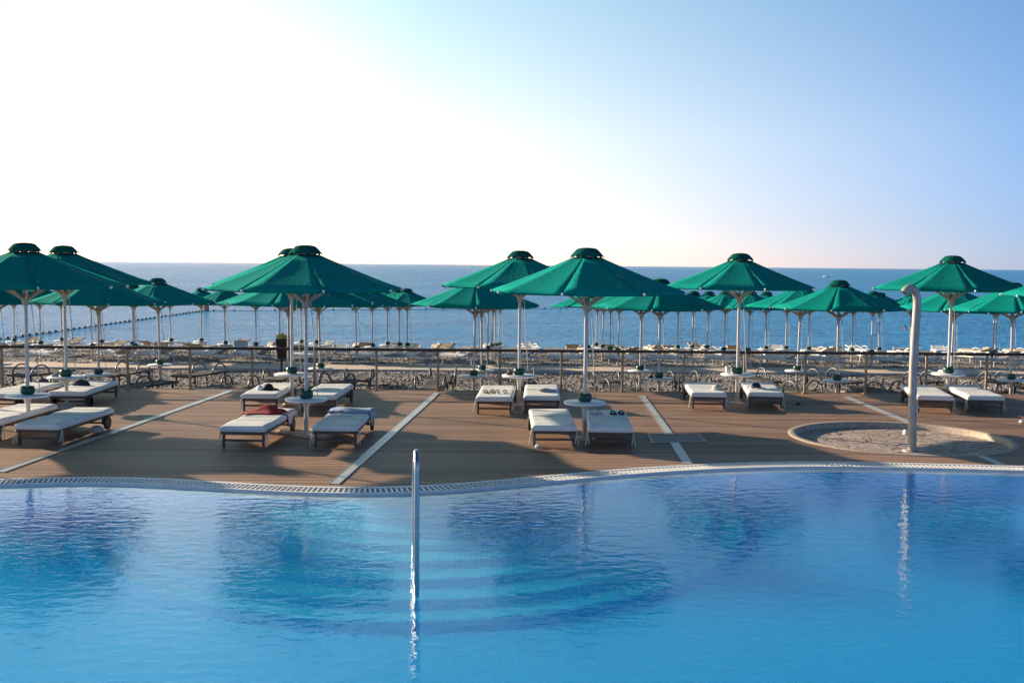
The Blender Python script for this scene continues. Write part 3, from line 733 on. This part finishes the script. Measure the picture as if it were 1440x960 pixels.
bag('folded_cloth', '4a', -.13, -.33, (.07, .06, .1), 'white', 'small white bottle shaped bundle beside the black cap', 'bundle')
bag('pouch', '5b', .1, -.25, (.165, .12, .06), 'slinggrey', 'dark grey oval pouch on a lounger by the fence', 'pouch')
cap('6a', .2, -.52, 'grey', 'grey', 'crumpled greyish white hat on a lounger near the fence', .3)
cap('6b', -.13, -.30, 'navy', 'white', 'navy hat with white brim on a lounger near the fence', -.4)
def sandals(key, lx, ly, mt, label, rz=0):
    p, r = on(key, lx, ly, .334); t = empty('sandals', p, r + rz)
    for s in (-1, 1):
        m = MB(); n = 16; vs = []
        for z in (0, .022):
            for k in range(n):
                a = 2 * PI * k / n; y = .125 * math.sin(a); x = (.045 + .008 * math.sin(a)) * math.cos(a); vs.append((s * .075 + x, y + s * .015, z))
        m.add(vs, [tuple(range(n - 1, -1, -1)), tuple(range(n, 2 * n))] + [(i, (i + 1) % n, n + (i + 1) % n, n + i) for i in range(n)])
        so = m.build('sandal', mt, t)
        m = MB(); m.tube([(s * .075 - .045, 0 + s * .015, .02), (s * .075 - .02, .03, .06), (s * .075 + .02, .03, .06), (s * .075 + .045, 0 + s * .015, .02)], .011, 6); m.build('strap', mt, so)
    tag(t, label, 'sandals'); return t
sandals('5a', -.12, -.42, 'dark', 'brown sandals near the foot of a fence side lounger', .5)
sandals('5a', .10, -.40, 'slinggrey', 'grey flip flops right of the brown sandals', .2)
sandals('3b', -.18, .33, 'slinggrey', 'grey sandals near the head of a front lounger', .6)
sandals('3b', .18, .42, 'navy', 'dark navy sandals near the head of a front lounger', .3)
# little things on the deck
def stone(px, py, s, label, mt='stone', name='stone', cat='stone', sq=.6):
    p = P(px, py, 0); m = MB(); q = random.Random(px)
    m.add([(v.x * s * q.uniform(.85, 1.15), v.y * s * q.uniform(.8, 1.1), (v.z + .7) * s * sq) for v in ICO], ICF, False)
    o = m.build(name, mt); o.location = (p.x, p.y, 0); md = o.modifiers.new('round', 'SUBSURF'); md.levels = 2; md.render_levels = 2; tag(o, label, cat)
stone(136, 609, .15, 'pale grey stone lying by a lounger wheel beside the drain strip')
stone(757, 630, .07, 'small white stone on the deck before a cream lounger', 'white')
stone(1122, 569, .06, 'small dark stone on the shaded deck right of the navy cap lounger', 'dark')
stone(1437, 595, .07, 'small white stone on the deck at the right photo edge', 'white')
stone(205, 546, .05, 'small pale stone at the foot of the fence', 'stone')
def rope_coil(px, py, label, seed):
    p = P(px, py, 0); q = random.Random(seed); m = MB()
    pts = []; x = y = 0
    for i in range(26):
        a = i * .75 + q.uniform(-.3, .3); rr_ = .06 + .05 * q.random() + (.006 * i)
        pts.append((rr_ * math.cos(a) * 1.5, rr_ * math.sin(a), .014 + .012 * q.random()))
    m.tube(pts, .009, 5); o = m.build('tie_cord', 'tie'); o.location = (p.x, p.y, 0); tag(o, label, 'cord')
rope_coil(415, 607, 'loose white cord on the deck under the red cloth lounger table', 1)
rope_coil(440, 613, 'tangled pale cord at the foot of the middle front table', 2)
rope_coil(848, 568.5, 'pale cord on the deck at the left end of the white hat lounger table', 3) if False else None
# cup and things on tables
def at_table(px, py, dx, dy): 
    p = P(px, py, .6); return Vector((p.x + dx, p.y + dy, .609))
m = MB(); m.lathe([(.04, 0), (.045, .01), (.055, .15), (.05, .15), (.04, .02), (0, .02)], 16); o = m.build('cup', 'white'); o.location = at_table(1037, 525.8, -.2, .02); tag(o, 'white paper cup standing on a table by the fence', 'cup')
for px, py, dx, dy, mt, lb in ((93, 529.6, -.2, -.03, 'grey', 'crumpled grey napkin on the fence side table at left'), (730, 527.3, -.2, -.02, 'rim', 'brown wallet on the table beside the flip flops lounger'), (926.5, 531, -.2, 0, 'dark', 'dark case on the beach table behind the fence centre right')):
    m = MB(); m.box((0, 0, .02), (.14, .09, .04), bev=.015); m.box((.03, .02, .05), (.08, .06, .03), bev=.012)
    o = m.build({'grey': 'napkin', 'rim': 'wallet', 'dark': 'case'}[mt], mt)
    o.location = at_table(px, py, dx, dy) if px != 926.5 else bA[3] + Vector((dx, dy, .612)); o.rotation_euler.z = .5; tag(o, lb, {'grey': 'napkin', 'rim': 'wallet', 'dark': 'case'}[mt])

# ------------------------------------------------------------------ drains, hatch
def drain(segs, label):
    t = empty('drain_strip', P(*segs[0][0])); o0 = Vector(t.location); m = MB(); sl = MB(); fr = MB()
    for a, b in segs:
        A = P(*a); B = P(*b); d = (B - A); L_ = d.length; d.normalize(); n = Vector((d.y, -d.x, 0)); z = Vector((0, 0, .005))
        for s in (-1, 1): fr.bar(A - o0 + n * s * .062 + z, B - o0 + n * s * .062 + z, .014, .012)
        k = 0; x_ = .02
        m = MB(); m.bar(A - o0 + d * .01 + z, B - o0 - d * .01 + z, .108, .009); m.build('cover_plate', 'drain', t)
    fr.build('edge_rail', 'steel', t); tag(t, label, 'drain')
drain([((0, 664), (325, 549.5))], 'long pale drain strip in the deck at far left')
drain([((470, 681), (615, 552.5))], 'pale drain strip in the deck left of the pool handrail')
drain([((903, 556.5), (942, 611)), ((948, 622), (967, 652))], 'pale drain strip in the deck crossed by the hatch')
drain([((1190, 558), (1284, 596)), ((1369, 637.5), (1407, 653))], 'pale drain strip in the deck cut by the shower basin')
cs = [P(912, 612), P(982, 611), P(992, 621.5), P(917, 623)]
t = empty('deck_hatch', sum(cs, Vector()) / 4); o0 = Vector(t.location); m = MB()
vs = [c - o0 for c in cs]; m.add([v + Vector((0, 0, .010)) for v in vs] + [v + Vector((0, 0, .001)) for v in vs], [(3, 2, 1, 0), (0, 1, 5, 4), (1, 2, 6, 5), (2, 3, 7, 6), (3, 0, 4, 7)]); m.f[0] = (0, 3, 2, 1)[::-1]
m.build('panel', 'hatch', t); m = MB()
for i in range(4): m.bar(vs[i] + Vector((0, 0, .008)), vs[(i + 1) % 4] + Vector((0, 0, .008)), .025, .014)
m.build('frame', 'hatchedge', t); tag(t, 'brown rectangular hatch set flush in the deck across a drain strip', 'hatch')

# ------------------------------------------------------------------ shower
t = empty('shower_basin', bc)
m = MB(); m.lathe([(BR + .004, -.02), (BR + .004, .008), (BR - .01, .014), (BR - .10, .014), (BR - .115, .006), (BR - .12, -.115)], 72); m.f = [f for f in m.f if len(f) == 4]; m.sm = m.sm[:len(m.f)]
m.build('kerb_ring', 'rim_stone', t)
m = MB(); m.lathe([(0, -.09), (BR - .115, -.09)], 72, smooth=False); m.f = [f for f in m.f if len(f) == 4]; m.sm = m.sm[:len(m.f)]; m.v[:72] = [(0, 0, -.10)] * 72; m.build('cobble_floor', 'cobble', t)
tag(t, 'round sunken shower basin with stone rim and cobbled floor', 'shower basin')
sb_ = P(1282.5, 633.5, -.09); Ysh = sb_.y
top = [(1282.5, 633.5), (1282.8, 600), (1283.2, 560), (1284.2, 520), (1286, 485), (1288, 455), (1289.5, 432), (1289.5, 420), (1287.5, 411), (1284, 406), (1279.5, 405), (1275, 407), (1271.5, 411.5)]
pts = [PY(x_, y_, Ysh) for x_, y_ in top]
t = empty('shower_column', (sb_.x, Ysh, -.095)); o0 = Vector(t.location)
# smooth the centre line
def crom(p, n=4):
    r = []
    for i in range(len(p) - 1):
        p0, p1, p2, p3 = p[max(i-1, 0)], p[i], p[i+1], p[min(i+2, len(p)-1)]
        for k in range(n):
            s = k / n; r.append(.5 * ((2*p1) + (p2-p0)*s + (2*p0-5*p1+4*p2-p3)*s*s + (3*p1-p0-3*p2+p3)*s**3))
    return r + [p[-1]]
cp_ = crom(pts); n = len(cp_)
m = MB(); m.tube([p - o0 for p in cp_], [.066 - .006 * i / n for i in range(n)], 20); m.build('column', 'showersteel', t)
m = MB(); m.lathe([(.15, -.004), (.15, .012), (.08, .02), (.07, .03), (0, .03)], 20); m.build('base_flange', 'showersteel', t)
e0 = cp_[-1] - o0; ed = (cp_[-1] - cp_[-3]).normalized()
m = MB(); m.tube([e0 - ed * .01, e0 + ed * .012], .052, 16); m.build('spray_head', 'slot', t)
for zz in (.72, .60):
    m = MB(); m.tube([(.03, -.062, zz), (.03, -.085, zz)], .016, 10); m.tube([(.03, -.085, zz), (.03, -.10, zz)], .022, 10); m.build('valve_button', 'steel', t)
tag(t, 'tall leaning steel shower column with a hooked top', 'shower')
p = P(1274, 611, -.1); m = MB(); m.lathe([(.05, 0), (.055, .05), (.04, .08), (0, .085)], 12); o = m.build('foot_tap', 'white'); o.location = (p.x, p.y, -.095); tag(o, 'small white capped tap on the cobbles behind the shower', 'tap')
m = MB(); m.tube([(-.13, 0, .02), (-.05, -.03, .06), (.06, -.02, .06), (.12, .02, .02)], .012, 6); o = m.build('hose_stub', 'steel'); o.location = (P(1270, 631, -.12).x, P(1270, 631, -.12).y, -.095); tag(o, 'short curved metal pipe at the shower foot', 'pipe')

# ------------------------------------------------------------------ pool handrail
pb = P(585.5, 802, ZW); hr = empty('pool_handrail', (pb.x, pb.y, ZW)); m = MB()
zt = PY(585, 637, pb.y).z - ZW
bk = PY(582.6, 790, pb.y + .95); BX = (bk.x - pb.x) / .95
pl = [Vector((0, 0, -.75)), Vector((0, 0, 0)), Vector((0, 0, zt - .16)), Vector((0, .015, zt - .085)), Vector((0, .06, zt - .035)), Vector((0, .13, zt - .012)), Vector((0, .30, zt - .05)), Vector((0, .55, zt - .16)), Vector((0, .80, zt - .27)), Vector((-.004, .90, zt - .36)), Vector((-.006, .93, zt - .46)), Vector((-.010, .94, zt * .3)), Vector((-.012, .95, -.45))]
pl = [Vector((v.y * BX, v.y, v.z)) for v in pl]
m.tube(crom(pl, 4), .0265, 14); m.build('rail', 'steel', hr)
tag(hr, 'polished steel handrail rising from the water on the pool steps', 'handrail')

# ------------------------------------------------------------------ dark sunbeds behind the fence
def make_sunbed():
    o = empty('resin_sunbed'); f = MB()
    for s in (-1, 1): f.box((s * .31, 0, .31), (.05, 1.9, .055), bev=.012)
    for y in (-.93, .93): f.box((0, y, .31), (.57, .045, .05), bev=.01)
    f.build('frame', 'dark', o)
    m = MB(); m.grid(lambda u, v: ((u - .5) * .57, (v - .5) * 1.86, .335 - .02 * math.sin(PI * u) + .010 * math.sin(9 * v)), 6, 24); c = m.build('sling', 'sling', o); md = c.modifiers.new('thickness', 'SOLIDIFY'); md.thickness = .012
    for s in (-1, 1):
        for y in (-.72, .72):
            l = MB(); l.tube([(s * .31, y, .30), (s * .32, y, .15), (s * .33, y + .02 * (1 if y > 0 else -1), 0)], [.028, .024, .02], 8); l.build('leg', 'dark', o)
    for s in (-1, 1):
        a = MB(); pts = []
        for k in range(15):
            t_ = PI * k / 14; pts.append((s * (.345 + .02 * math.sin(t_)), -.40 - .33 * math.cos(t_), .32 + .27 * math.sin(t_)))
        a.tube([(s * .335, -.73, .05)] + pts + [(s * .335, -.07, .30)], .022, 8); a.build('arm_loop', 'loop', o)
    return o
SB = make_sunbed(); sused = [False]
SG = 'dark resin sunbeds on the pebbles behind the fence'
lst = []
for i, p in enumerate(bA):
    base = R(-24 + i * 9.5)
    for s in (-1, 1): lst.append(('A', p.x + s * 1.05, p.y + .15, base + R(rr.uniform(-6, 6)) + (PI if s > 0 and i % 2 else 0)))
for i, p in enumerate(bB):
    base = R(-24 + i * 8)
    for s in (-1, 1): lst.append(('B', p.x + s * 1.1, p.y + .25, base + R(rr.uniform(-7, 7)) + (PI if i % 2 else 0)))
cnt = {'A': 0, 'B': 0}
for row, x, y, rz in sorted(lst, key=lambda q: (q[0], q[1] / q[2])):
    if abs(proj((x, y, beach_z(y)))[0] - 720) > 760: continue
    o = SB if not sused[0] else copy_tree(SB); sused[0] = True
    o.location = (x, y, beach_z(y) + .01); o.rotation_euler = (0, 0, rz)
    tag(o, 'dark sunbed with arched arms %s, %s from left' % ('just behind the fence' if row == 'A' else 'in the row before the boardwalk', ORD[cnt[row]]), 'sunbed', SG); cnt[row] += 1

# ------------------------------------------------------------------ white beach loungers past the boardwalk
def make_beach_lounger(seat_m, back_m, ang):
    o = empty('beach_lounger'); f = MB()
    for s in (-1, 1):
        f.bar((s * .30, -.95, .33), (s * .30, .95, .33), .05, .06, .012)
        f.tube([(s * .32, -.55, .33), (s * .34, -.45, .50), (s * .34, -.2, .54), (s * .34, .0, .50), (s * .33, .06, .34)], .02, 6)
    for y in (-.93, .93): f.bar((-.3, y, .33), (.3, y, .33), .05, .05)
    f.build('frame', 'beachwhite', o)
    for s in (-1, 1):
        for y in (-.7, .75):
            l = MB(); l.tube([(s * .30, y, .31), (s * .32, y, 0)], [.03, .022], 6); l.build('leg', 'beachwhite', o)
    m = MB(); m.box((0, .34, .385), (.57, 1.22, .07), bev=.02); m.build('seat', seat_m, o)
    b = MB(); L_ = .72; c_, s_ = math.cos(ang), math.sin(ang)
    b.bar((0, -.26, .37), (0, -.26 - L_ * c_, .37 + L_ * s_), .56, .035, .01)
    for s in (-1, 1): b.bar((s * .285, -.26, .375), (s * .285, -.26 - (L_ + .03) * c_, .375 + (L_ + .03) * s_), .03, .05)
    b.bar((0, -.26 - L_ * c_ * .8, .37 + L_ * s_ * .8), (0, -.72, .33), .03, .03)
    b.build('backrest', back_m, o)
    return o
WL = [make_beach_lounger('cush', 'beachwhite', R(24)), make_beach_lounger('tan', 'tan', R(17)), make_beach_lounger('white', 'beachwhite', R(12))]
wused = [False] * 3
WG = 'beach loungers past the boardwalk'
spots = []
for rk, (Y, step, ph) in enumerate(((42.2, 2.05, .4), (47.3, 2.1, 1.1), (51.2, 2.0, .2))):
    hw = Y * .5 + .5; x = -hw + ph
    while x < hw:
        xx = x + rr.uniform(-.25, .25); yy = Y + rr.uniform(-.5, .5)
        spots.append((rk, xx, yy)); x += step
# move them clear of poles and of one another
ok = []
for rk, x, y in spots:
    if any(math.hypot(x - p.x, y - p.y) < .62 for p in FARP): x += .7
    if any(abs(x - q[1]) < .95 and abs(y - q[2]) < 2 for q in ok): continue
    ok.append((rk, x, y))
cnt = [0] * 4; nm = ['first row past boardwalk', 'second row past boardwalk', 'third row past boardwalk', 'row at water edge']
for rk, x, y in sorted(ok, key=lambda q: (q[0], q[1] / q[2])):
    if abs(proj((x, y, beach_z(y)))[0] - 720) > 745: continue
    k = rr.choice((0, 0, 2, 2)) if rk == 0 else rr.choice((1, 1, 0, 2)) if rk == 1 else rr.choice((1, 1, 1, 2))
    o = WL[k] if not wused[k] else copy_tree(WL[k]); wused[k] = True
    rz = R(rr.uniform(48, 70)) if rk == 0 and k != 1 else R(rr.uniform(-25, 25) + (180 if rr.random() < .3 else 0))
    o.location = (x, y, beach_z(y) + .01); o.rotation_euler = (0, 0, rz)
    cw = ('cream cushioned white lounger', 'tan lounger', 'plain white lounger')[k]
    tag(o, '%s, %s from left, %s' % (cw, ORD[cnt[rk]], nm[rk]), 'beach lounger', WG); cnt[rk] += 1

# ------------------------------------------------------------------ planter on the beach
pY = 33.0; a = PY(389.5, 476, pY); b = PY(410.5, 476, pY); zb_ = PY(400, 505, pY).z
t = empty('beach_planter', ((a.x + b.x) / 2, pY, beach_z(pY))); W_ = (b.x - a.x); z1 = a.z - beach_z(pY); z0 = zb_ - beach_z(pY)
m = MB(); h0, h1 = W_ * .39, W_ * .5
vs = [(-h0,-h0,z0),(h0,-h0,z0),(h0,h0,z0),(-h0,h0,z0),(-h1,-h1,z1),(h1,-h1,z1),(h1,h1,z1),(-h1,h1,z1),(-h1*.9,-h1*.9,z1),(h1*.9,-h1*.9,z1),(h1*.9,h1*.9,z1),(-h1*.9,h1*.9,z1),(-h1*.9,-h1*.9,z1-.08),(h1*.9,-h1*.9,z1-.08),(h1*.9,h1*.9,z1-.08),(-h1*.9,h1*.9,z1-.08)]
fs = [(3,2,1,0)]
for k in (0, 4, 8): fs += [(k+i, k+(i+1)%4, k+4+(i+1)%4, k+4+i) for i in range(4)]
fs.append((12,13,14,15)); m.add(vs, fs); m.build('pot', 'planter', t)
m = MB()
for s in (-1, 1): m.box((s * W_ * .2, 0, z0 / 2), (.06, .06, z0))
m.build('stand', 'planter', t)
m = MB(); q = random.Random(4)
for i in range(260):
    c_ = Vector((q.uniform(-h1, h1), q.uniform(-h1, h1), z1 - .04 + q.random() ** 1.5 * .16)); d = Vector((q.uniform(-1, 1), q.uniform(-1, 1), q.uniform(.1, 1))).normalized(); sd_ = d.orthogonal().normalized()
    l = q.uniform(.05, .1); m.add([c_, c_ + d * l * .5 + sd_ * .02, c_ + d * l, c_ + d * l * .5 - sd_ * .02], [(0, 1, 2, 3)])
m.build('foliage', 'leaf', t); tag(t, 'tall tapered black planter with yellow green plant on the beach', 'planter')

# ------------------------------------------------------------------ sea: swim rope, buoy, swimmer, boat
A = P(-40, 483.5, ZS); B = P(286, 437.5, ZS); C_ = P(800, 433.8, ZS)
t = empty('swim_rope', B); o0 = Vector(B); m = MB(); m.tube([A - o0, B - o0, C_ - o0], .035, 5); m.build('rope', 'float', t)
fl = MB(); fl.lathe([(0, -.09), (.07, -.065), (.09, 0), (.07, .065), (0, .09)], 10); f0_ = None
k = 0
for a, b, n in ((A, B, 46), (B, C_, 20)):
    for i in range(n):
        p = a.lerp(b, (i + .5) / n) - o0
        if f0_ is None: f0_ = fl.build('float', 'float', t); o = f0_
        else: o = f0_.copy(); COL.objects.link(o); o.parent = t
        o.location = p + Vector((0, 0, .06))
tag(t, 'line of dark floats marking the swimming area on the sea', 'float line')
m = MB(); m.lathe([(0, -.3), (.24, -.25), (.28, .1), (.26, .5), (.12, .75), (.06, .8), (0, .8)], 14); o = m.build('marker_buoy', 'buoyred'); p = P(290, 437, ZS); o.location = (p.x, p.y, ZS); tag(o, 'faded pink marker buoy at the corner of the float line', 'buoy')
p = P(1273, 463.5, ZS); m = MB(); 
m.lathe([(0, -.5), (.17, -.45), (.22, -.2), (.21, -.02), (.12, .05), (.065, .09), (.06, .13), (.085, .18), (.1, .26), (.098, .33), (.07, .39), (0, .415)], 18)
m.v = [(v[0] * (1.25 if v[2] < .05 else .82), v[1] * (.75 if v[2] < .05 else 1) - (.025 if abs(v[0]) < .03 and .22 < v[2] < .28 and v[1] < 0 else 0), v[2]) for v in m.v]
o = m.build('person', 'skin'); o.location = (p.x, p.y, ZS - .13); o.rotation_euler.z = .5; tag(o, 'swimmer with dark hair, head and shoulders above the sea', 'person')
h = MB(); h.lathe([(.106, .27), (.11, .33), (.08, .41), (0, .43)], 16); h.v = [(v[0] * .85, v[1] + .025, v[2]) for v in h.v]; h.build('hair', 'hair', o)
p = P(1162, 390.2, ZS); t = empty('motor_boat', p); m = MB()
def hull(u, v):
    y = (u - .5) * 3.4; w_ = .75 * (1 - max(0, (u - .45) / .55) ** 2.2); a = PI * v; return (math.cos(a) * w_ * 1, y, .62 - math.sin(a) * .8 + .25 * max(0, u - .5))
m.grid(hull, 14, 10); m.grid(lambda u, v: ((v - .5) * 1.5 * (1 - max(0, (u - .45) / .55) ** 2.2), (u - .5) * 3.4, .60 + .25 * max(0, u - .5)), 14, 4); m.build('hull', 'white', t)
m = MB(); m.box((0, .1, .9), (.9, 1.1, .62), bev=.12); m.build('cabin', 'white', t); t.rotation_euler.z = R(70); tag(t, 'small white motor boat far out on the sea', 'boat')
# heap of pebbles at the left, behind the fence
p = beach_at(60, 527, 26, 34); m = MB()
for i in range(240):
    a = q.uniform(0, 6.3); r_ = q.random() ** .6 * .75; s = q.uniform(.05, .11); zz = (1 - r_ / .75) * .5
    m.add([(r_ * math.cos(a) + v.x * s, r_ * math.sin(a) * .8 + v.y * s, zz + v.z * s * .7) for v in ICO], ICF, True)
m.lathe([(.75, -.05), (.5, .15), (.25, .35), (0, .47)], 14)
o = m.build('pebble_heap', 'pebble'); o.location = (p.x, p.y, p.z); tag(o, 'heap of grey pebbles behind the fence at far left', 'pebble heap')
